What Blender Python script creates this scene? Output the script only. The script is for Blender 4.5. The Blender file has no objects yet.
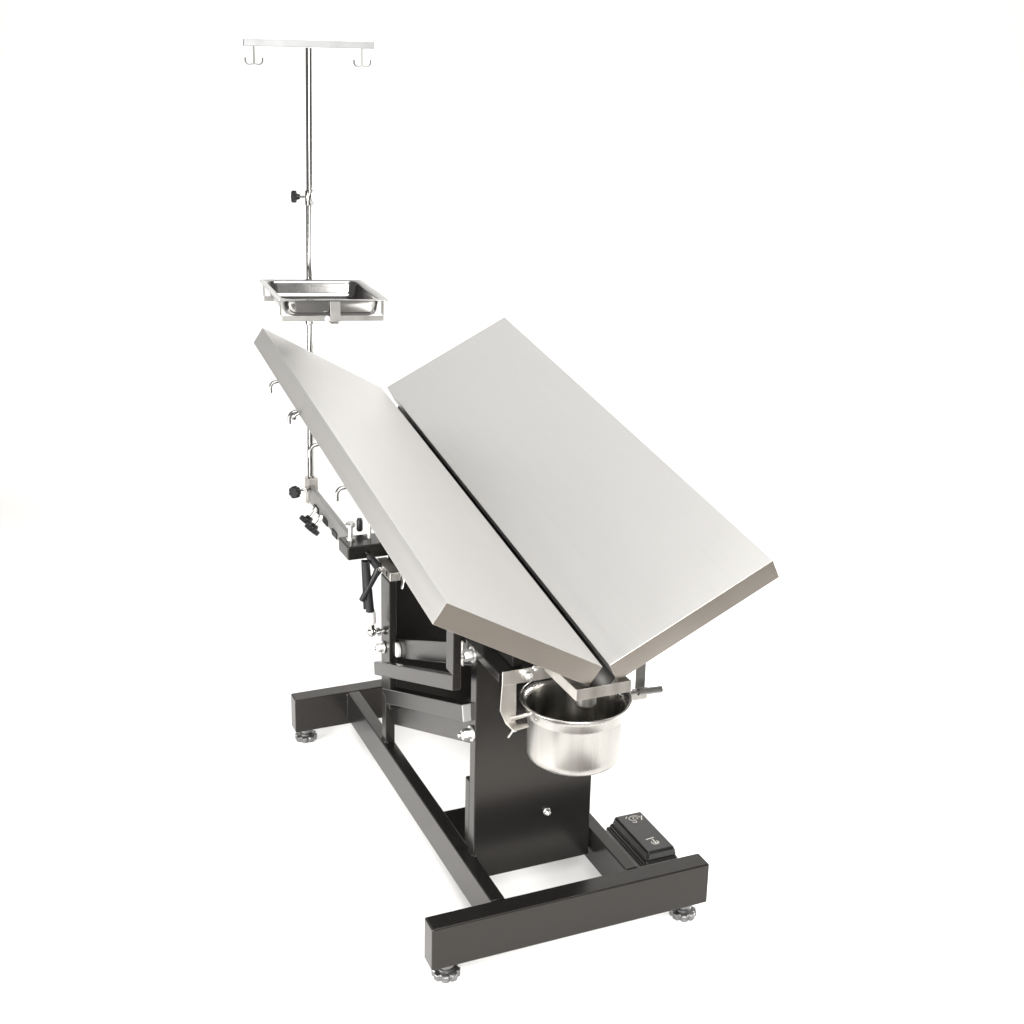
import bpy, bmesh, math
from math import sin, cos, pi, radians
from mathutils import Vector, Matrix

G = 0.127                      # height of the base tube tops above the floor
S = bpy.context.scene
COL = S.collection

# ------------------------------------------------------------------ materials
def mat(name):
    m = bpy.data.materials.new(name); m.use_nodes = True
    nt = m.node_tree; b = nt.nodes['Principled BSDF']
    return m, nt, b

def ramp_noise(nt, scale3, lo, hi, detail=4.0, coord='Object'):
    tc = nt.nodes.new('ShaderNodeTexCoord'); mp = nt.nodes.new('ShaderNodeMapping')
    mp.inputs['Scale'].default_value = scale3
    nt.links.new(tc.outputs[coord], mp.inputs[0])
    nz = nt.nodes.new('ShaderNodeTexNoise'); nz.inputs['Scale'].default_value = 1.0
    nz.inputs['Detail'].default_value = detail
    nt.links.new(mp.outputs[0], nz.inputs['Vector'])
    mr = nt.nodes.new('ShaderNodeMapRange')
    mr.inputs['From Min'].default_value = .3; mr.inputs['From Max'].default_value = .7
    mr.inputs['To Min'].default_value = lo; mr.inputs['To Max'].default_value = hi
    nt.links.new(nz.outputs['Fac'], mr.inputs['Value'])
    return nz, mr

def metal(name, col, rough, streak=(4, 4, 4), dr=.05, bump=0.0, dc=.06, aniso=0.0):
    """stainless or plated metal with stretched tone and gloss variation; aniso > 0 for a turned, brushed body"""
    m, nt, b = mat(name)
    b.inputs['Metallic'].default_value = 1.0
    b.inputs['Anisotropic'].default_value = aniso
    if aniso:
        b.inputs['Anisotropic Rotation'].default_value = 0
        tg = nt.nodes.new('ShaderNodeTangent'); tg.direction_type = 'RADIAL'; tg.axis = 'Z'
        nt.links.new(tg.outputs[0], b.inputs['Tangent'])
    nz, mr = ramp_noise(nt, streak, rough - dr, rough + dr)
    nt.links.new(mr.outputs[0], b.inputs['Roughness'])
    nz2, mr2 = ramp_noise(nt, tuple(s * 1.7 for s in streak), 1 - dc, 1 + dc, 6)
    mx = nt.nodes.new('ShaderNodeMix'); mx.data_type = 'RGBA'; mx.blend_type = 'MULTIPLY'
    mx.inputs['Factor'].default_value = 1.0
    mx.inputs['A'].default_value = (*col, 1)
    nt.links.new(mr2.outputs[0], mx.inputs['B'])
    nt.links.new(mx.outputs['Result'], b.inputs['Base Color'])
    if bump:
        bp = nt.nodes.new('ShaderNodeBump'); bp.inputs['Strength'].default_value = bump
        bp.inputs['Distance'].default_value = .001
        nt.links.new(nz2.outputs['Fac'], bp.inputs['Height'])
        nt.links.new(bp.outputs[0], b.inputs['Normal'])
    return m

def paint(name, col, rough, dr=.05, bump=.05, scale=60, spec=.5, coat=0.0, tint=(1, 1, 1)):
    m, nt, b = mat(name)
    b.inputs['Base Color'].default_value = (*col, 1)
    b.inputs['Specular IOR Level'].default_value = spec
    b.inputs['Coat Weight'].default_value = coat
    b.inputs['Coat Roughness'].default_value = .12
    nz, mr = ramp_noise(nt, (5, 5, 5), rough - dr, rough + dr, 0)
    mr.inputs['From Min'].default_value = .1; mr.inputs['From Max'].default_value = .9
    nt.links.new(mr.outputs[0], b.inputs['Roughness'])
    b.inputs['Specular Tint'].default_value = (*tint, 1)
    if bump:
        nz2, mr2 = ramp_noise(nt, (scale,) * 3, 0, 1, 2)
        bp = nt.nodes.new('ShaderNodeBump'); bp.inputs['Strength'].default_value = bump
        bp.inputs['Distance'].default_value = .001
        nt.links.new(mr2.outputs[0], bp.inputs['Height'])
        nt.links.new(bp.outputs[0], b.inputs['Normal'])
    return m

STEEL = metal('satin_stainless_steel', (.595, .588, .577), .5, (110, 1.2, 0), .015, 0, .007)
FLANGE = metal('brushed_stainless_edge', (.54, .505, .465), .24, (6, 6, 6), .02, 0, .02)
STEEL2 = metal('brushed_bracket_steel', (.58, .56, .53), .36, (30, 30, 6), .06, 0, .06)
BUCKET = metal('polished_bucket_steel', (.37, .36, .342), .30, (26, 26, 1.2), .06, .0, .08)
BUCKET_IN = metal('dull_bucket_inside', (.40, .39, .37), .22, (26, 26, 1.2), .08, 0, .12)
HOOKM = metal('dull_hook_steel', (.20, .20, .195), .33, (20, 20, 20), .03, 0, .05)
HOLD = metal('tray_strap_steel', (.21, .207, .20), .36, (30, 30, 30), .05, 0, .06)
ARM = metal('satin_arm_steel', (.30, .296, .29), .5, (5, 5, 5), .03, 0, .02)
TUBE = metal('drawn_steel_tube', (.27, .27, .265), .16, (9, 9, 9), .03, 0, .04)
PALE = metal('pale_satin_bar', (.235, .24, .243), .5, (20, 20, 20), .04, 0, .03)
DARKST = metal('shaded_gutter_steel', (.05, .049, .047), .5, (4, 30, 30), .04, 0, .05)  # shade of the gap between the leaves put into the base colour
CHROME = metal('chrome_tube', (.42, .42, .415), .10, (5, 5, 5), .03, 0, .02)
TRAYM = metal('pressed_tray_steel', (.29, .287, .283), .18, (9, 9, 9), .06, .03, .06)
ZINC = metal('zinc_bolt', (.60, .60, .59), .34, (40, 40, 40), .06, .05, .06)
FOOTM = metal('grey_cast_foot', (.17, .17, .172), .45, (60, 60, 60), .08, .2, .2)
BLACK = paint('black_powder_coat', (.0075, .0072, .007), .225, .02, 0, 60, .34, 0, (1, .93, .86))  # warm specular tint stands in for reflections of a warm-lit floor
PLASTIC = paint('black_plastic_knob', (.011, .011, .012), .40, .05, 0, 120, .15)
PEDAL = paint('glossy_black_plastic', (.010, .010, .010), .19, .05, 0, 60, .33, .2)
CAPM = paint('grey_plastic_cap', (.17, .17, .17), .42, .06, .1, 120)
WHITEPL = paint('white_plastic_sleeve', (.45, .45, .445), .4, .05, 0, 60)
MARK = paint('white_print', (.42, .41, .38), .5, .05, 0)
SWEEP = paint('white_paper_backdrop', (.88, .88, .88), .9, .03, 0, 60, .1)
CONCRETE = paint('studio_floor', (.16, .15, .14), .7, .08, .1, 20, .2)

# ------------------------------------------------------------------ objects
ORI = {}
def thing(name, label, cat, loc, group=None):
    o = bpy.data.objects.new(name, None); COL.objects.link(o)
    o.empty_display_size = .05
    o.location = loc; ORI[o.name] = Vector(loc)
    o['label'] = label; o['category'] = cat
    if group: o['group'] = group
    return o

def obj(name, bm, m, parent=None, bevel=0.0, seg=2, smooth=False, solid=0.0, sub=0, label=None, ang=35):
    bmesh.ops.translate(bm, verts=bm.verts, vec=(0, 0, G))
    c = Vector((0, 0, 0))
    for v in bm.verts: c += v.co
    c /= max(1, len(bm.verts))
    bmesh.ops.translate(bm, verts=bm.verts, vec=-c)
    me = bpy.data.meshes.new(name); bm.to_mesh(me); bm.free()
    o = bpy.data.objects.new(name, me); COL.objects.link(o)
    me.materials.append(m)
    ORI[o.name] = c.copy()
    if parent:
        o.parent = parent; o.location = c - ORI[parent.name]
    else:
        o.location = c
    if solid:
        md = o.modifiers.new('sheet', 'SOLIDIFY'); md.thickness = solid; md.offset = -1
    if bevel:
        md = o.modifiers.new('edge', 'BEVEL'); md.width = bevel; md.segments = seg
        md.limit_method = 'ANGLE'; md.angle_limit = radians(ang); md.harden_normals = True
    if sub:
        md = o.modifiers.new('sub', 'SUBSURF'); md.levels = sub; md.render_levels = sub
    if smooth or bevel or sub:
        for p in me.polygons: p.use_smooth = True
        if smooth and not sub:
            me.set_sharp_from_angle(angle=radians(ang))
    if label: o['label'] = label
    return o

# ------------------------------------------------------------------ shapes
def hexa(bm, P):               # eight corners: bottom loop then top loop
    v = [bm.verts.new(p) for p in P]
    for f in ((3, 2, 1, 0), (4, 5, 6, 7), (0, 1, 5, 4), (1, 2, 6, 5), (2, 3, 7, 6), (3, 0, 4, 7)):
        bm.faces.new([v[i] for i in f])

def box(a, b, bm=None):
    bm = bm or bmesh.new()
    (x0, y0, z0), (x1, y1, z1) = a, b
    hexa(bm, [(x0, y0, z0), (x1, y0, z0), (x1, y1, z0), (x0, y1, z0),
              (x0, y0, z1), (x1, y0, z1), (x1, y1, z1), (x0, y1, z1)])
    return bm

def prism(poly, vec, bm=None):  # closed planar polygon pushed along vec
    bm = bm or bmesh.new(); vec = Vector(vec)
    a = [bm.verts.new(p) for p in poly]; b = [bm.verts.new(Vector(p) + vec) for p in poly]
    n = len(poly)
    f1 = bm.faces.new(a); f2 = bm.faces.new(b[::-1])
    for i in range(n): bm.faces.new([a[i], b[i], b[(i + 1) % n], a[(i + 1) % n]])
    bmesh.ops.recalc_face_normals(bm, faces=bm.faces)
    return bm

def bar(p, q, w, h, up=(0, 0, 1), bm=None):   # rectangular bar, w across, h along up
    bm = bm or bmesh.new(); p = Vector(p); q = Vector(q)
    d = (q - p).normalized(); s = d.cross(Vector(up)).normalized(); u = s.cross(d)
    c = [(-w / 2, -h / 2), (w / 2, -h / 2), (w / 2, h / 2), (-w / 2, h / 2)]
    hexa(bm, [p + s * a + u * b for a, b in c] + [q + s * a + u * b for a, b in c])
    bmesh.ops.recalc_face_normals(bm, faces=bm.faces)
    return bm

def frame_of(d):
    d = Vector(d).normalized()
    a = Vector((0, 0, 1)) if abs(d.z) < .9 else Vector((1, 0, 0))
    s = d.cross(a).normalized(); return d, s, s.cross(d)

def lathe(o, d, prof, n=32, bm=None):  # prof: (distance along d, radius)
    bm = bm or bmesh.new(); o = Vector(o); d, s, u = frame_of(d)
    rings = []
    for t, r in prof:
        if r < 1e-6: rings.append([bm.verts.new(o + d * t)])
        else: rings.append([bm.verts.new(o + d * t + (s * cos(2 * pi * k / n) + u * sin(2 * pi * k / n)) * r) for k in range(n)])
    for A, B in zip(rings, rings[1:]):
        for k in range(n):
            k2 = (k + 1) % n
            if len(A) == 1 and len(B) == 1: break
            if len(A) == 1: bm.faces.new([A[0], B[k2], B[k]])
            elif len(B) == 1: bm.faces.new([A[k], A[k2], B[0]])
            else: bm.faces.new([A[k], A[k2], B[k2], B[k]])
    for R, flip in ((rings[0], True), (rings[-1], False)):
        if len(R) > 1 and (abs(prof[0][0] - prof[-1][0]) + abs(prof[0][1] - prof[-1][1])) > 1e-7: bm.faces.new(R[::-1] if flip else R)
    bmesh.ops.recalc_face_normals(bm, faces=bm.faces)
    return bm

def cyl(p, q, r, r2=None, n=20, bm=None):
    p = Vector(p); q = Vector(q)
    return lathe(p, q - p, [(0, r), ((q - p).length, r if r2 is None else r2)], n, bm)

def tube(pts, r, n=12, bm=None):
    bm = bm or bmesh.new(); pts = [Vector(p) for p in pts]
    d, s, u = frame_of(pts[1] - pts[0]); rings = []
    for i, p in enumerate(pts):
        t = (pts[min(i + 1, len(pts) - 1)] - pts[max(i - 1, 0)]).normalized()
        s = (s - t * s.dot(t)).normalized(); u = t.cross(s)
        rings.append([bm.verts.new(p + (s * cos(2 * pi * k / n) + u * sin(2 * pi * k / n)) * r) for k in range(n)])
    for A, B in zip(rings, rings[1:]):
        for k in range(n): bm.faces.new([A[k], A[(k + 1) % n], B[(k + 1) % n], B[k]])
    bm.faces.new(rings[0][::-1]); bm.faces.new(rings[-1])
    bmesh.ops.recalc_face_normals(bm, faces=bm.faces)
    return bm

def arc(c, a, b, a0, a1, n=10):  # points on c + a cos + b sin
    c = Vector(c); a = Vector(a); b = Vector(b)
    return [c + a * cos(a0 + (a1 - a0) * i / n) + b * sin(a0 + (a1 - a0) * i / n) for i in range(n + 1)]

def star(o, d, r, h, lobes=8, depth=.16, bm=None, n=96, crown=.12):
    """scalloped hand knob: a lobed disc of radius r and height h along d"""
    bm = bm or bmesh.new(); o = Vector(o); d, s, u = frame_of(d)
    def ring(t, f):
        out = []
        for k in range(n):
            a = 2 * pi * k / n
            w = 1 - depth * max(0.0, cos(lobes * a)) ** 1.5
            out.append(bm.verts.new(o + d * t + (s * cos(a) + u * sin(a)) * r * f * w))
        return out
    R = [ring(0, .9), ring(h * crown, 1), ring(h * (1 - crown), 1), ring(h, .9)]
    for A, B in zip(R, R[1:]):
        for k in range(n): bm.faces.new([A[k], A[(k + 1) % n], B[(k + 1) % n], B[k]])
    bm.faces.new(R[0][::-1]); bm.faces.new(R[-1])
    bmesh.ops.recalc_face_normals(bm, faces=bm.faces)
    return bm

def bolt(name, p, d, r, h, parent, m=ZINC, washer=True):
    """hexagon bolt head on a washer, pointing along d"""
    p = Vector(p); dn = Vector(d).normalized()
    bm = bmesh.new()
    if washer: lathe(p, dn, [(0, r * 1.35), (h * .22, r * 1.35)], 24, bm)
    lathe(p + dn * (h * .22 if washer else 0), dn, [(0, r), (h * .7, r), (h * .85, r * .82), (h * .85, r * .45), (h * 1.2, r * .42)], 6, bm)
    return obj(name, bm, m, parent, bevel=r * .1)

# ------------------------------------------------------------------ dimensions (metres, z = 0 on the base tubes)
W, HB, DB, LB = .62, .0931, .0462, 1.0845
XL, WR, XR, HR = .1415, .0311, .4448, .080
PH, AL, AR = .1714, .530, .5081
e = Vector((0, cos(PH), sin(PH))); n = Vector((0, -sin(PH), cos(PH))); X = Vector((1, 0, 0))
H = Vector((.31, -.0788, .5398)); GAP, LT, WL, WRT, T = .0073, 1.336, .3726, .3695, .0455
dl = -cos(AL) * X + sin(AL) * n; nl = sin(AL) * X + cos(AL) * n
dr = cos(AR) * X + sin(AR) * n; nr = -sin(AR) * X + cos(AR) * n

# ================================================================== setting
VY = .412                                        # heading of the studio sweep
fw = Vector((sin(VY), cos(VY), 0)); rt = Vector((cos(VY), -sin(VY), 0))
cen = Vector((.3, .5, 0))
def sweep_mesh():
    prof = [(-.93, 0)]
    D, R, top = 3.3, 1.1, 6.5  # height extended out of view to brighten the right leaf's reflection
    for i in range(8): prof.append((-.93 + (D - R + .93) * (i + 1) / 8, 0))
    for i in range(1, 17):
        a = pi / 2 * i / 16; prof.append((D - R + R * sin(a), R - R * cos(a)))
    prof.append((D, top))
    bm = bmesh.new(); rows = []
    for s, z in prof:
        rows.append([bm.verts.new(cen + fw * (s + (.17 * w if s < -.9 else 0)) + rt * (w if abs(w) < 2 else (-2.4 if w < 0 else 2.8) + (-3.1 if w < 0 else 2.4) * min(1, max(0, (s - 1) / 1.2))) + Vector((0, 0, z - G))) for w in (-2.8, -1.4, 0, 1.4, 2.8)])  # unseen left flare added as a reflector; front skew shaped for the steel's reflections
    for A, B in zip(rows, rows[1:]):
        for k in range(4): bm.faces.new([A[k], A[k + 1], B[k + 1], B[k]])
    return bm
o = obj('backdrop', sweep_mesh(), SWEEP, smooth=True); o['kind'] = 'structure'
o = obj('floor', box((-9, -9, -G - .05), (10, 10, -G - .004)), CONCRETE); o['kind'] = 'structure'

# ================================================================== the operating table
TB = thing('operating_table', 'stainless steel veterinary table with V-shaped tilting top on a black tube base', 'operating table', (.31, .55, 0))

# --- base
obj('cross_beam', box((0, 0, -HB), (W, DB, 0)), BLACK, TB, .0035, 3)
obj('cross_beam', box((0, LB - DB, -HB), (W, LB, 0)), BLACK, TB, .0035, 3)
obj('base_rail', box((XL, DB + .0005, -HR), (XL + WR, LB - DB - .0005, -.0006)), BLACK, TB, .003, 3)
obj('base_rail', box((XR, DB + .0005, -HR), (XR + WR, LB - DB - .0005, -.0006)), BLACK, TB, .003, 3)
for fx, fy in ((.038, .023), (W - .044, .023), (.033, LB - .023), (W - .05, LB - .023)):
    f = obj('levelling_foot', star((fx, fy, -G), (0, 0, 1), .0285, .0155, 8, .17), FOOTM, TB, .0012, 2)
    obj('stem', lathe((fx, fy, -G + .0155), (0, 0, 1), [(0, .0165), (.004, .0165), (.006, .013), (.009, .013), (.0095, .0165), (G - HB - .0165, .0165)], 28), FOOTM, f, smooth=True)

def bead(p, q, r, seed):
    """a painted-over weld: a thin lumpy bead from p to q"""
    p = Vector(p); q = Vector(q); L = (q - p).length; k = max(6, int(L / .0035))
    return lathe(p, q - p, [(0, r * .4)] + [(L * (i + .5) / k, r * (1 + .28 * sin(i * 2.1 + seed) + .18 * sin(i * 5.3 + seed))) for i in range(k)] + [(L, r * .4)], 10)
for i, (p, q, r) in enumerate((((XL - .0004, LB - DB - .0004, -.075), (XL - .0004, LB - DB - .0004, -.004), .0026),
                              ((.1495, .7408, .0006), (.1725, .7408, .0006), .0022), ((.1490, .7412, .0006), (.1490, .7720, .0006), .0022),
                              ((XL + WR + .0006, DB + .0006, -.07), (XL + WR + .0006, DB + .0006, -.003), .0026),
                              ((XL + .002, DB + .0006, .0002), (XL + WR - .002, DB + .0006, .0002), .0016),
                              ((XR + .002, DB + .0006, .0002), (XR + WR - .002, DB + .0006, .0002), .0016),
                              ((.1675, .2035, .0012), (.1728, .2035, .0012), .0020), ((.1664, .2060, .0012), (.1664, .2340, .0012), .0020))):
    obj('weld_bead', bead(p, q, r, i), BLACK, TB, smooth=True, ang=70)

# --- lift column
cm = obj('column', prism([(.1667, .204, .0012), (.1733, .204, .0012), (.1733, .204, -.057), (.4390, .204, -.057), (.4390, .204, .470), (.1667, .204, .470)], (0, .031, 0)), BLACK, TB, .0045, 4)
obj('column_back', box((.1682, .2365, .0015), (.4378, .262, .160)), BLACK, TB, .003, 2)
obj('base_plate', box((.1733, .2592, -.030), (.4438, .415, -.012)), BLACK, TB, .002, 2)
bolt('bolt', (.3334, .2035, .0731), (0, -1, 0), .0062, .010, cm)

# --- support plate above the column, carrying the table and the bucket
obj('support_plate', box((.1650, .086, .4560), (.455, .262, .4745)), BLACK, TB, .002, 2)
for x0 in (.20, .395):
    obj('support_rib', prism([(x0, .10, .4750), (x0, .255, .4750), (x0, .255, .555), (x0, .10, .525)], (.02, 0, 0)), BLACK, TB, .002, 2)

# --- parallelogram arms (left side, seen) and their posts
sl = math.atan(.39)
def sloped(x0, x1, ya, za, yb, zb, h):           # arm between (y,z) lower-edge points, vertical depth h
    return prism([(x0, ya, za), (x0, yb, zb), (x0, yb, zb + h), (x0, ya, za + h)], (x1 - x0, 0, 0))
def slopedq(x0, x1, P): return prism([(x0, y, z) for y, z in P], (x1 - x0, 0, 0))

obj('base_post', box((.1493, .7412, -.0002), (.1730, .7722, .1255)), BLACK, TB, .0025, 2)
l1 = obj('brace_arm', slopedq(.150, .1795, [(.7722, .0925), (.2345, .3030), (.2435, .3375), (.7722, .1325)]), BLACK, TB, .0025, 2)
obj('end_cap', slopedq(.1495, .1800, [(.2343, .3020), (.2285, .3045), (.2375, .3395), (.2433, .3372)]), CAPM, l1, .002, 2)
obj('lower_arm', slopedq(.1690, .1900, [(.772, .0330), (.2365, .2480), (.2365, .3000), (.772, .0850)]), BLACK, TB, .0025, 2)
ua = obj('upper_arm', slopedq(.1740, .1900, [(.758, .2140), (.2365, .4235), (.2365, .4740), (.758, .2655)]), BLACK, TB, .0025, 2)
obj('bushing', cyl((.1645, .7115, .2570), (.1738, .7115, .2570), .0180, n=32), WHITEPL, ua, .002, 2)
rp = obj('rear_post', box((.1506, .7140, .1000), (.1690, .7790, .4300)), BLACK, TB, .0025, 2)
bolt('bolt', (.1497, .7540, .2490), (-1, 0, 0), .0115, .018, rp)
l2 = obj('hanger_arm', slopedq(.1105, .1290, [(.7080, .2030), (.1914, .3990), (.1914, .4330), (.7130, .2350)]), BLACK, TB, .0025, 2)
obj('hanger_post', box((.1110, .1914, .4300), (.1285, .2330, .5600)), BLACK, TB, .0025, 2)
obj('rear_plate', box((.1700, .7795, .0600), (.4440, .7830, .6200)), BLACK, TB)
obj('lower_arm', slopedq(.4300, .4440, [(.772, .0330), (.2640, .2370), (.2640, .2890), (.772, .0850)]), BLACK, TB, .0025, 2)
obj('upper_arm', slopedq(.4160, .4290, [(.758, .2140), (.2640, .4125), (.2640, .4630), (.758, .2655)]), BLACK, TB, .0025, 2)
obj('base_post', box((.4448, .7412, -.0002), (.4700, .7722, .1255)), BLACK, TB, .0025, 2)
obj('rear_post', box((.4445, .7140, .1260), (.4690, .7790, .4300)), BLACK, TB, .0025, 2)
bolt('bolt', (.1664, .2215, .4570), (-1, 0, 0), .0125, .022, cm)
bolt('bolt', (.1664, .2210, .2805), (-1, 0, 0), .0125, .022, cm)
obj('pivot_tab', box((.1560, .2560, .417), (.1600, .2660, .470)), STEEL2, TB, .001, 2)

# --- rear head: latch box on the post, clamp block, strut
lb = obj('latch_box', bar((.1600, .6985, .4480), (.1600, .8000, .4510), .026, .021), STEEL2, TB, .0018, 2)
obj('latch_lever', tube([(.171, .690, .452), (.172, .680, .455), (.170, .672, .447), (.166, .668, .430)], .0032), CHROME, lb, smooth=True)
obj('latch_slot', box((.1462, .7160, .4440), (.1475, .7270, .4560)), PLASTIC, lb)
cb = obj('clamp_block', box((.0735, .7910, .4660), (.330, .8700, .5000)), BLACK, TB, .004, 3)
obj('clamp_screw', lathe((.0955, .8400, .5000), (0, 0, 1), [(0, .0105), (.005, .0105), (.0055, .0062), (.033, .0062), (.034, .0115), (.040, .0125), (.044, .010)], 20), ZINC, cb, smooth=True)
obj('locating_pin', cyl((.1402, .8372, .496), (.1445, .838, .552), .0048), STEEL2, cb, smooth=True)
obj('pin_hole', lathe((.1250, .842, .4996), (0, 0, 1), [(0, .0135), (.0009, .0135)], 24), PLASTIC, cb)
obj('grip', lathe((.1330, .890, .5010), (.02, .02, 1), [(0, .0055), (.004, .0078), (.026, .0078), (.032, .006)], 16), PLASTIC, cb, smooth=True)
obj('nut', lathe((.163, .806, .500), (.3, -.3, 1), [(0, .009), (.008, .009)], 6), ZINC, cb, .0008)
lv = obj('clamp_lever', lathe((.1165, .7880, .4850), (.52, -.42, -.74), [(0, .0025), (.010, .0025), (.0101, .0085), (.030, .0095), (.044, .0105), (.050, .008)], 20), PLASTIC, TB, smooth=True)
obj('handle', lathe((.1425, .7660, .4480), (-.44, .04, -.80), [(0, .0105), (.02, .0078), (.080, .0070), (.088, .0070), (.090, .005)], 18), PLASTIC, lv, smooth=True)
obj('screw', lathe((.1415, .7600, .4490), (.1, -1, .1), [(0, .0055), (.004, .0055), (.0042, .003), (.0015, .0028)], 16), CHROME, lv, smooth=True)
gs = obj('gas_strut', cyl((.1120, .772, .4680), (.1215, .772, .3390), .0085, .0100), PLASTIC, TB, smooth=True)
obj('sleeve', lathe((.1215, .772, .3390), (.07, 0, -1), [(0, .0120), (.002, .0125), (.030, .0125), (.033, .010)], 20), WHITEPL, gs, smooth=True)
obj('rod', cyl((.1236, .772, .3090), (.1250, .772, .2890), .0075), CHROME, gs, smooth=True)
obj('ball_joint', lathe((.1258, .772, .2760), (-.07, 0, 1), [(-.003, .003), (0, .008), (.006, .0112), (.012, .0105), (.017, .0078)], 20), CHROME, gs, smooth=True)
obj('ball_stud', lathe((.1310, .770, .2830), (1, -.3, .25), [(0, .004), (.006, .0055), (.007, .0105), (.014, .0105), (.015, .006), (.024, .006)], 16), CHROME, gs, smooth=True)
obj('strut_stay', cyl((.1065, .778, .4680), (.1140, .788, .3400), .0045), PLASTIC, TB, smooth=True)

# --- V-shaped top
def pan(P0, wdir, wid, nrm):
    """folded sheet pan: top skin and four flanges, open below"""
    c = [P0, P0 + wdir * wid, P0 + wdir * wid + e * LT, P0 + e * LT]
    bm = bmesh.new()
    t = [bm.verts.new(p) for p in c]; b = [bm.verts.new(p - nrm * T) for p in c]
    bm.faces.new(t)
    for i in range(4): bm.faces.new([t[i], b[i], b[(i + 1) % 4], t[(i + 1) % 4]])
    bmesh.ops.recalc_face_normals(bm, faces=bm.faces)
    if bm.faces[0].normal.dot(nrm) < 0: bmesh.ops.reverse_faces(bm, faces=bm.faces)
    bm.normal_update()
    for f in bm.faces:
        if abs(f.normal.dot(e)) > .9: f.material_index = 1
    return bm
Hl = H - X * GAP; Hr = H + X * GAP
pl = obj('tabletop_panel', pan(Hl, dl, WL, nl), STEEL, TB, .0022, 3, solid=.0016, label='left leaf of the V-shaped steel top')
pr = obj('tabletop_panel', pan(Hr, dr, WRT, nr), STEEL, TB, .0022, 3, solid=.0016, label='right leaf of the V-shaped steel top')
pl.data.materials.append(FLANGE); pr.data.materials.append(FLANGE)
for P0, d_, n_, p_ in ((Hl, dl, nl, pl), (Hr, dr, nr, pr)):
    for s in (.22, .80):
        a = P0 + e * s - n_ * .030
        obj('stiffener', bar(a + d_ * .012, a + d_ * .350, .03, .024, n_), BLACK, p_, .002, 2)
obj('tilt_frame', bar(H + e * .22 - n * .085, H + e * .95 - n * .085, .05, .035, n), BLACK, TB, .003, 2)

# gutter under the gap between the leaves
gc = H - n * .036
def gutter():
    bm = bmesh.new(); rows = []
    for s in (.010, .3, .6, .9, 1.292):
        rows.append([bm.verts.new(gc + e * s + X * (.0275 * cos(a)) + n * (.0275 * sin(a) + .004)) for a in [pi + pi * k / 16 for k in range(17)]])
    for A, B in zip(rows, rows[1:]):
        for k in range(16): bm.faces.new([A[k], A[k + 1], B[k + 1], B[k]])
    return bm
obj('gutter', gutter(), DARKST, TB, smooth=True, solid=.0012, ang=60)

# drain box at the low end of the gutter
def open_box(x0, x1, y0, y1, z0, z1):
    bm = bmesh.new()
    b = [bm.verts.new(p) for p in ((x0, y0, z0), (x1, y0, z0), (x1, y1, z0), (x0, y1, z0))]
    t = [bm.verts.new((v.co.x, v.co.y, z1)) for v in b]
    bm.faces.new(b[::-1])
    for i in range(4): bm.faces.new([b[i], b[(i + 1) % 4], t[(i + 1) % 4], t[i]])
    bmesh.ops.recalc_face_normals(bm, faces=bm.faces)
    return bm
db = obj('drain_box', open_box(.2495, .3640, -.0810, .0600, .4795, .5020), STEEL2, TB, .0012, 2, solid=.0015)
obj('drain_pipe', lathe((.3215, .020, .4790), (0, 0, -1), [(0, .0215), (.062, .0205), (.064, .019), (.064, .0175), (.004, .0175)], 32), BUCKET, db, smooth=True)

# hooks along the low flange of the left leaf
Lob = Hl + dl * WL - nl * T
for s in (1.091, .914, .737, .531):
    p = Lob + e * s - nl * .0005 + dl * -.006
    out = (dl * .80 - nl * .60).normalized(); dn = Vector((0, 0, -1))
    pts = [p, p + out * .010] + arc(p + out * .010 + dn * .013, -dn * .013, out * .011, 0, pi / 2, 8)[1:]
    pts += [pts[-1] + dn * .012]
    obj('tie_hook', tube(pts, .0042), HOOKM, pl, smooth=True)
obj('wing_nut', lathe(Lob + e * .885 + nl * .004 + dl * .004, dl * .6 - nl, [(0, .004), (.010, .004), (.011, .009), (.017, .009), (.02, .005)], 12), HOOKM, pl, smooth=True)

# --- bucket bracket: bent straps hanging from the support plate
bk = obj('bucket_bracket', box((.1665, .0715, .4545), (.4810, .0745, .4835)), STEEL2, TB, .001, 2)
def strap(xa, side):
    """vertical strap with a turned-in foot"""
    x0, x1 = xa, xa + .030
    foot = [(x0, .0745, .4545), (x0 - .003 * side, .0745, .4020), (x0 + .010 * (side > 0), .0745, .3710), (x1 - .010 * (side < 0), .0745, .3710), (x1 + .001, .0745, .4020), (x1, .0745, .4545)]
    bm = prism(foot, (0, -.003, 0))
    return bm
obj('strap', strap(.1665, 1), STEEL2, bk, .0008, 2)
obj('strap', box((.4600, .0715, .3985), (.4815, .0745, .4542)), HOLD, bk, .0008, 2)
obj('foot_tab', prism([(.1765, .0745, .3710), (.2060, .0745, .3710), (.2130, .0460, .3745), (.2110, .0400, .3745), (.1790, .0400, .3710)], (0, 0, .0025)), STEEL2, bk, .0006, 2)
obj('foot_tab', prism([(.4530, .0745, .3720), (.4880, .0745, .3720), (.4880, .0715, .3720), (.4530, .0715, .3720)], (0, 0, .0262)), STEEL2, bk, .001, 2)
bolt('bolt', (.2174, .0712, .4725), (0, -1, 0), .0085, .014, bk)
bolt('bolt', (.2330, .0712, .4815), (0, -1, 0), .0045, .008, bk)
bolt('bolt', (.4300, .0712, .4725), (0, -1, 0), .0085, .014, bk)
wn = obj('wing_nut', lathe((.1880, .058, .3705), (0, 0, -1), [(0, .0060), (.008, .0050), (.010, .003)], 14), ZINC, bk, smooth=True)
obj('wing', bar((.1860, .058, .3640), (.1760, .060, .3490), .0045, .003), ZINC, wn, .0006)

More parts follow.
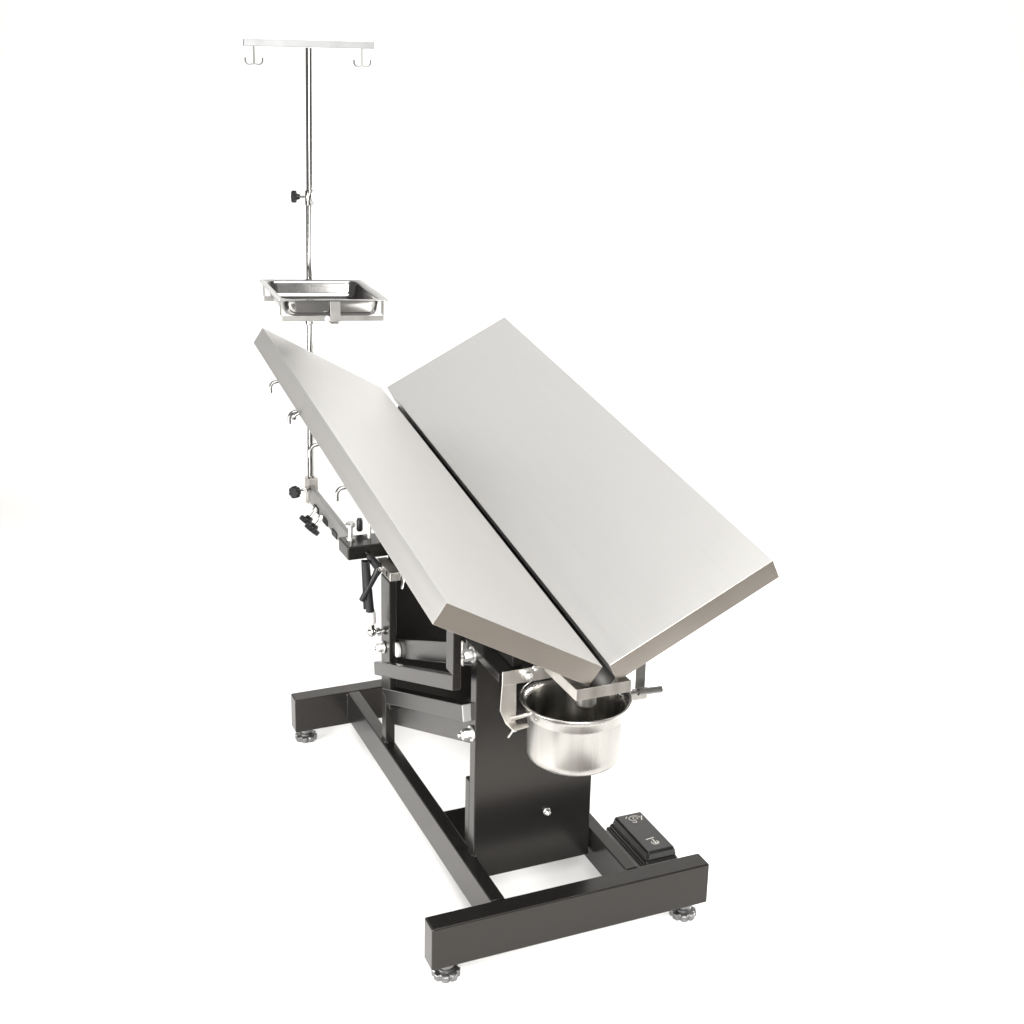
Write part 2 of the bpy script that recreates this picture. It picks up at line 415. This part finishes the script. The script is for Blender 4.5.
# ================================================================== bucket
BC = Vector((.320, .060, .410))
BT = thing('bucket', 'polished steel waste bucket hanging under the low end of the table', 'bucket', (BC.x, BC.y, .410 - .127 + G))
bz = -.1270
prof = [(bz, 0), (bz, .079), (bz + .0012, .0865), (bz + .0045, .0914), (bz + .010, .0940), (bz + .020, .0948),
        (-.0315, .0952), (-.0305, .0960), (-.0295, .0980), (-.0270, .0985), (-.014, .0992), (-.0060, .1020), (-.0020, .1085), (0, .1105),
        (.0012, .1098), (.0012, .1075), (-.0008, .1040), (-.006, .0995), (-.014, .0965), (-.027, .0955), (-.034, .0930), (bz + .022, .0927), (bz + .008, .0885), (bz + .003, .074), (bz + .003, 0)]
bd = obj('body', lathe(BC, (0, 0, 1), prof, 96), BUCKET, BT, smooth=True, ang=50)
bd.data.materials.append(BUCKET_IN)
for p in bd.data.polygons:                       # the inner skin faces the axis or the mouth
    c = p.center + bd.location + ORI[BT.name] - BC - Vector((0, 0, G)); r = Vector((c.x, c.y, 0))
    if (r.length > .02 and p.normal.dot(r.normalized()) < -.3) or (c.z < -.09 and p.normal.z > .5): p.material_index = 1
obj('rim', lathe(BC + Vector((0, 0, -.0003)), (0, 0, 1), [(.0012 + .0022 * sin(a), .1098 + .0022 * cos(a)) for a in [2 * pi * k / 10 for k in range(11)]], 96), BUCKET, BT, smooth=True, ang=80)
obj('carry_pin', cyl((.2245, .066, .3880), (.1815, .0655, .3850), .0045), STEEL2, BT, smooth=True)
obj('carry_pin', lathe((.4130, .058, .4005), (1, 0, -.055), [(0, .004), (.045, .004), (.0455, .0070), (.099, .0070), (.101, .0055)], 20), HOLD, BT, smooth=True)
for dx, dz in ((-.004, .002), (.004, -.003)):
    obj('rivet', lathe(BC + Vector((-.0955 + dx * .2, -.018 + dx, -.022 + dz)), (-1, -.2, 0), [(0, .0035), (.0015, .003), (.002, 0)], 12), BUCKET, BT, smooth=True)

# ================================================================== infusion stand
PB, PT = Vector((.1222, 1.300, .4400)), Vector((.1382, 1.300, 1.6330))
def pole_at(z): return PB + (PT - PB) * ((z - PB.z) / (PT.z - PB.z))
ST = thing('infusion_stand', 'chrome infusion stand with double hooks on a crossbar, clamped behind the table', 'infusion stand', (PB.x, PB.y, PB.z + G))
obj('pole', cyl(pole_at(.4450), pole_at(1.262), .0092, n=28), TUBE, ST, smooth=True)
obj('pole_extension', cyl(pole_at(1.262), pole_at(1.628), .0080, n=28), CHROME, ST, smooth=True)
kd = Vector((-.92, .39, 0))
cl = obj('collar', lathe(pole_at(1.243), PT - PB, [(0, .0100), (.002, .0112), (.036, .0112), (.038, .0095)], 28), TUBE, ST, smooth=True)
def knob(p, d, r, parent, stem, h=.014):
    """star knob on a threaded stem, stem first"""
    d = Vector(d).normalized(); p = Vector(p)
    k = obj('clamp_knob', star(p + d * stem, d, r, h, 7, .2), PLASTIC, parent, .0012, 2)
    obj('hub', lathe(p + d * (stem - .009), d, [(0, r * .42), (.009, r * .55)], 20), PLASTIC, k, smooth=True)
    obj('screw', cyl(p, p + d * (stem - .009), .0034, n=14), CHROME, k, smooth=True)
    return k
knob(pole_at(1.264) + kd * .009, kd, .0155, cl, .024, .0125)
cbar_d = Vector((cos(.1), -sin(.1), 0))
ctr = Vector((.1385, 1.300, 1.6375))
cr = obj('crossbar', bar(ctr - cbar_d * .160, ctr + cbar_d * .164, .016, .0165), PALE, ST, .0012, 2)
for s in (-.135, .134):
    p = ctr + cbar_d * s - Vector((0, 0, .008))
    h = obj('double_hook', cyl(p, p - Vector((0, 0, .043)), .0024, n=10), HOOKM, cr, smooth=True)
    q = p - Vector((0, 0, .041))
    for sg in (-1, 1):
        dd = cbar_d * sg
        pts = [q, q + dd * .012 - Vector((0, 0, .002))] + arc(q + dd * .012 + Vector((0, 0, .007)), Vector((0, 0, -.009)), dd * .009, 0, pi / 2, 6)[1:] + [q + dd * .021 + Vector((0, 0, .014))]
        obj('hook_tip', tube(pts, .0021, 8), HOOKM, h, smooth=True)
# foot clamp, arm to the table
am = obj('mounting_arm', bar((.1195, 1.300, .4780), (.1000, .8450, .4815), .012, .048), ARM, ST, .001, 2)
obj('clamp_body', box((.1090, 1.2780, .4860), (.1380, 1.3130, .5200)), STEEL2, ST, .002, 2)
obj('clamp_strip', bar((.1030, 1.2750, .4560), (.1035, 1.2750, .5260), .009, .004, (0, 1, 0)), STEEL2, ST, .0008, 2)
knob((.1085, 1.276, .4960), (-.80, -.55, .05), .0165, am, .046, .016)
obj('pinch_bolt', cyl((.112, 1.275, .496), (.096, 1.262, .4945), .0068, n=16), CHROME, ST, smooth=True)
for y in (1.195, 1.130):
    x = .1085 - (1.2 - y) * .05 
    p = Vector((x, y, .4620))
    obj('clamp_nut', lathe(p + Vector((.002, 0, .004)), (-.64, -.1, -.76), [(0, .008), (.012, .008)], 6), STEEL2, am, .0008)
    knob(p, (-.66, -.02, -.74), .0215, am, .034, .013)
for y in (1.19, 1.09, .99):
    obj('slot_plate', box((.1185 - (1.3 - y) * .0429 - .0085, y - .022, .4560), (.1185 - (1.3 - y) * .0429 - .0060, y + .022, .4720)), PLASTIC, am)

# ================================================================== tray and its holder
TYAW, DROOP = -.0835, -.0316              # the loaded arm lets the tray sag a little
tx = Vector((cos(TYAW), sin(TYAW), DROOP)).normalized(); ty = Vector((-sin(TYAW), cos(TYAW), 0))
TC = Vector((.1080, 1.1050, 1.060))
TW, TD = .264, .310
def rrect(w, d, r, z, k=6):
    pts = []
    for cx, cy, a0 in ((w / 2 - r, d / 2 - r, 0), (-w / 2 + r, d / 2 - r, pi / 2), (-w / 2 + r, -d / 2 + r, pi), (w / 2 - r, -d / 2 + r, 1.5 * pi)):
        for i in range(k + 1):
            a = a0 + pi / 2 * i / k
            pts.append(TC + tx * (cx + r * cos(a)) + ty * (cy + r * sin(a)) + Vector((0, 0, z)))
    return pts
def tray():
    bm = bmesh.new()
    L = [rrect(TW, TD, .008, -.0030), rrect(TW, TD, .008, 0), rrect(TW - .028, TD - .028, .028, -.0005), rrect(TW - .033, TD - .033, .027, -.0035),
         rrect(TW - .037, TD - .037, .026, -.014), rrect(TW - .042, TD - .042, .025, -.030), rrect(TW - .050, TD - .050, .022, -.0385), rrect(TW - .066, TD - .066, .018, -.0425), rrect(TW - .10, TD - .10, .015, -.0430)]
    R = [[bm.verts.new(p) for p in l] for l in L]
    m = len(R[0])
    for A, B in zip(R, R[1:]):
        for k in range(m): bm.faces.new([A[k], A[(k + 1) % m], B[(k + 1) % m], B[k]])
    bm.faces.new(R[-1])
    bmesh.ops.recalc_face_normals(bm, faces=bm.faces)
    return bm
o = obj('instrument_tray', tray(), TRAYM, smooth=True, solid=.0010, ang=50)
o['label'] = 'shallow rectangular steel tray with rounded corners held on the infusion stand'; o['category'] = 'tray'

HO = thing('tray_holder', 'steel strap frame on the chrome pole carrying the shallow tray', 'tray holder', (TC.x, TC.y, TC.z - .05 + G))
def tl(u, v, z): return TC + tx * u + ty * v + Vector((0, 0, z))
hw, hd = TW / 2 - .010, TD / 2 - .016
zb = -.0465
ring = obj('frame', bar(tl(-hw, -hd, zb), tl(hw, -hd, zb), .003, .0125), HOLD, HO, .0006)
obj('frame', bar(tl(-hw, hd, zb), tl(hw, hd, zb), .003, .0125), HOLD, HO, .0006)
for u in (-hw, hw):
    for v in (-hd, hd):
        obj('upright', bar(tl(u, v + .0105 * (1 if v < 0 else -1), zb + .0065), tl(u, v + .0105 * (1 if v < 0 else -1), -.0036), .018, .003, tx), HOLD, HO, .0006)
obj('clip', bar(tl(.004, -hd - .0035, -.0540), tl(.004, -hd - .0035, -.0036), .024, .0030, ty), HOLD, HO, .0006)
bolt('screw', tl(-.014, -hd - .0016, zb), -ty, .0050, .006, HO)
obj('cross_strap', bar(tl(-hw + .05, 0, zb - .008), tl(hw - .05, 0, zb - .008), .018, .003), HOLD, HO, .0006)
back = pole_at(.985)
obj('spine', bar(tl(.004, -hd, -.0585), Vector((back.x, back.y - .010, tl(0, 0, -.0585).z)), .018, .004), HOLD, HO, .0006)
obj('collar', lathe(pole_at(.936), PT - PB, [(0, .0105), (.002, .0122), (.066, .0122), (.068, .0100)], 28), TUBE, HO, smooth=True)

# ================================================================== foot pedal
PD = thing('foot_pedal', 'glossy black two-way foot switch on the floor by the right end of the base', 'foot pedal', (.603, .255, 0))
def rbox(x0, x1, y0, y1, z0, z1, inset=0.0):
    bm = bmesh.new()
    hexa(bm, [(x0, y0, z0), (x1, y0, z0), (x1, y1, z0), (x0, y1, z0),
              (x0 + inset, y0 + inset, z1), (x1 - inset, y0 + inset, z1), (x1 - inset, y1 - inset, z1), (x0 + inset, y1 - inset, z1)])
    return bm
obj('base', rbox(.5560, .6520, .162, .352, -G, -.098, .002), PEDAL, PD, .005, 4)
obj('base_step', rbox(.5630, .6490, .167, .348, -.0978, -.088, .004), PEDAL, PD, .004, 3)
obj('rocker', rbox(.5690, .6470, .174, .344, -.0900, -.0690, .0045), PEDAL, PD, .0055, 4)
def flat(pts, bm, w=.003, z=-.0686, closed=False):
    P = [Vector((p[0], p[1], z)) for p in pts]
    seq = list(zip(P, P[1:])) + ([(P[-1], P[0])] if closed else [])
    for a, b in seq:
        d = (b - a).normalized(); s = Vector((-d.y, d.x, 0)) * w / 2; a2 = a - d * w * .25; b2 = b + d * w * .25
        v = [bm.verts.new(q) for q in (a2 - s, b2 - s, b2 + s, a2 + s)]
        bm.faces.new(v)
bm = bmesh.new()
cx, cy = .6135, .315
flat([(cx + .014 * cos(a), cy + .010 * sin(a)) for a in [2 * pi * k / 14 for k in range(11)]], bm, .0026)
flat([(cx + .006 * cos(a) + .002, cy + .005 * sin(a)) for a in [2 * pi * k / 10 for k in range(11)]], bm, .0024)
flat([(cx + .012, cy - .012), (cx + .020, cy + .004)], bm, .0026)
flat([(cx - .012, cy - .014), (cx - .004, cy - .018), (cx - .002, cy - .012)], bm, .0024)
flat([(cx - .020, cy + .006), (cx - .014, cy + .012)], bm, .0022)
obj('printed_mark', bm, MARK, PD)
bm = bmesh.new()
cx, cy = .6090, .210
flat([(cx - .014, cy + .016), (cx + .006, cy + .018)], bm, .0030)
flat([(cx, cy + .012), (cx + .001, cy - .004)], bm, .0028)
flat([(cx + .0085 * cos(a), cy - .001 + .008 * sin(a)) for a in [pi * .75 + pi * 1.5 * k / 10 for k in range(11)]], bm, .0024)
flat([(cx - .005, cy - .001), (cx + .001, cy - .007), (cx + .007, cy - .001)], bm, .0026)
obj('printed_mark', bm, MARK, PD)

# ================================================================== lamps, world
def area(name, loc, target, sx, sy, power, col=(1, 1, 1), spread=180):
    l = bpy.data.lights.new(name, 'AREA'); l.shape = 'RECTANGLE'; l.size = sx; l.size_y = sy
    l.energy = power; l.color = col; l.spread = radians(spread)
    o = bpy.data.objects.new(name, l); COL.objects.link(o)
    o.location = loc
    o.rotation_euler = (Vector(target) - Vector(loc)).to_track_quat('-Z', 'Y').to_euler()
    return o
def lamp_at(f, r, z): return cen + fw * f + rt * r + Vector((0, 0, z))
area('overhead_softbox', lamp_at(-.9, .6, 3.6), lamp_at(-.4, .1, 0), 2.4, 2.4, 120, (1, .99, .97))
area('backdrop_fill', lamp_at(1.5, -1.1, 4.6), lamp_at(3.3, -1.1, 4.5), 6.0, .8, 95, spread=130)  # added unseen light: whitens the high backdrop mirrored in the right leaf
area('left_softbox', lamp_at(-1.6, -2.3, .45), lamp_at(.2, 0, .1), 1.4, .6, 100, (1, .98, .95), 120)
area('rear_fill', lamp_at(1.9, 2.9, .6), lamp_at(.3, -.1, 0), 1.6, .7, 55, (1, .98, .95), 100)  # added unseen fill, lifts the floor shade under the table
area('right_fill', lamp_at(.2, 2.8, .5), lamp_at(.2, .2, .1), 2.4, .7, 28, (1, .985, .96), 110)  # added low fill out of view, softens floor shadows from the right
area('front_fill', lamp_at(-2.9, .4, 1.6), lamp_at(-.2, 0, .5), 1.2, 2.6, 72, (1, .985, .96), 100)  # added fill behind the camera: lifts floor shadows, puts a bright stripe in the pole

w = bpy.data.worlds.new('World'); S.world = w; w.use_nodes = True
w.node_tree.nodes['Background'].inputs[0].default_value = (1, .98, .95, 1)
w.node_tree.nodes['Background'].inputs[1].default_value = .22

# ================================================================== camera
R = Vector((0.91868516, -0.39434539, 0.02256737)); U = Vector((0.09017198, 0.26500829, 0.96002064)); F = Vector((0.38456025, 0.87992177, -0.27901808))
cam = bpy.data.cameras.new('camera'); co = bpy.data.objects.new('camera', cam); COL.objects.link(co)
M = Matrix((R, U, -F)).transposed().to_4x4()
M.translation = Vector((-.78600621, -2.12801662, 1.62410283 + G))
co.matrix_world = M
cam.sensor_width = 36; cam.lens = 1363.9573 / 1024 * 36
cam.shift_x = (512 - 512.0006) / 1024; cam.shift_y = (450.714 - 512) / 1024
cam.clip_start = .05; cam.clip_end = 100
S.camera = co
S.view_settings.view_transform = 'Standard'; S.view_settings.look = 'None'
S.view_settings.exposure = 0; S.view_settings.gamma = 1
S.cycles.max_bounces = 10
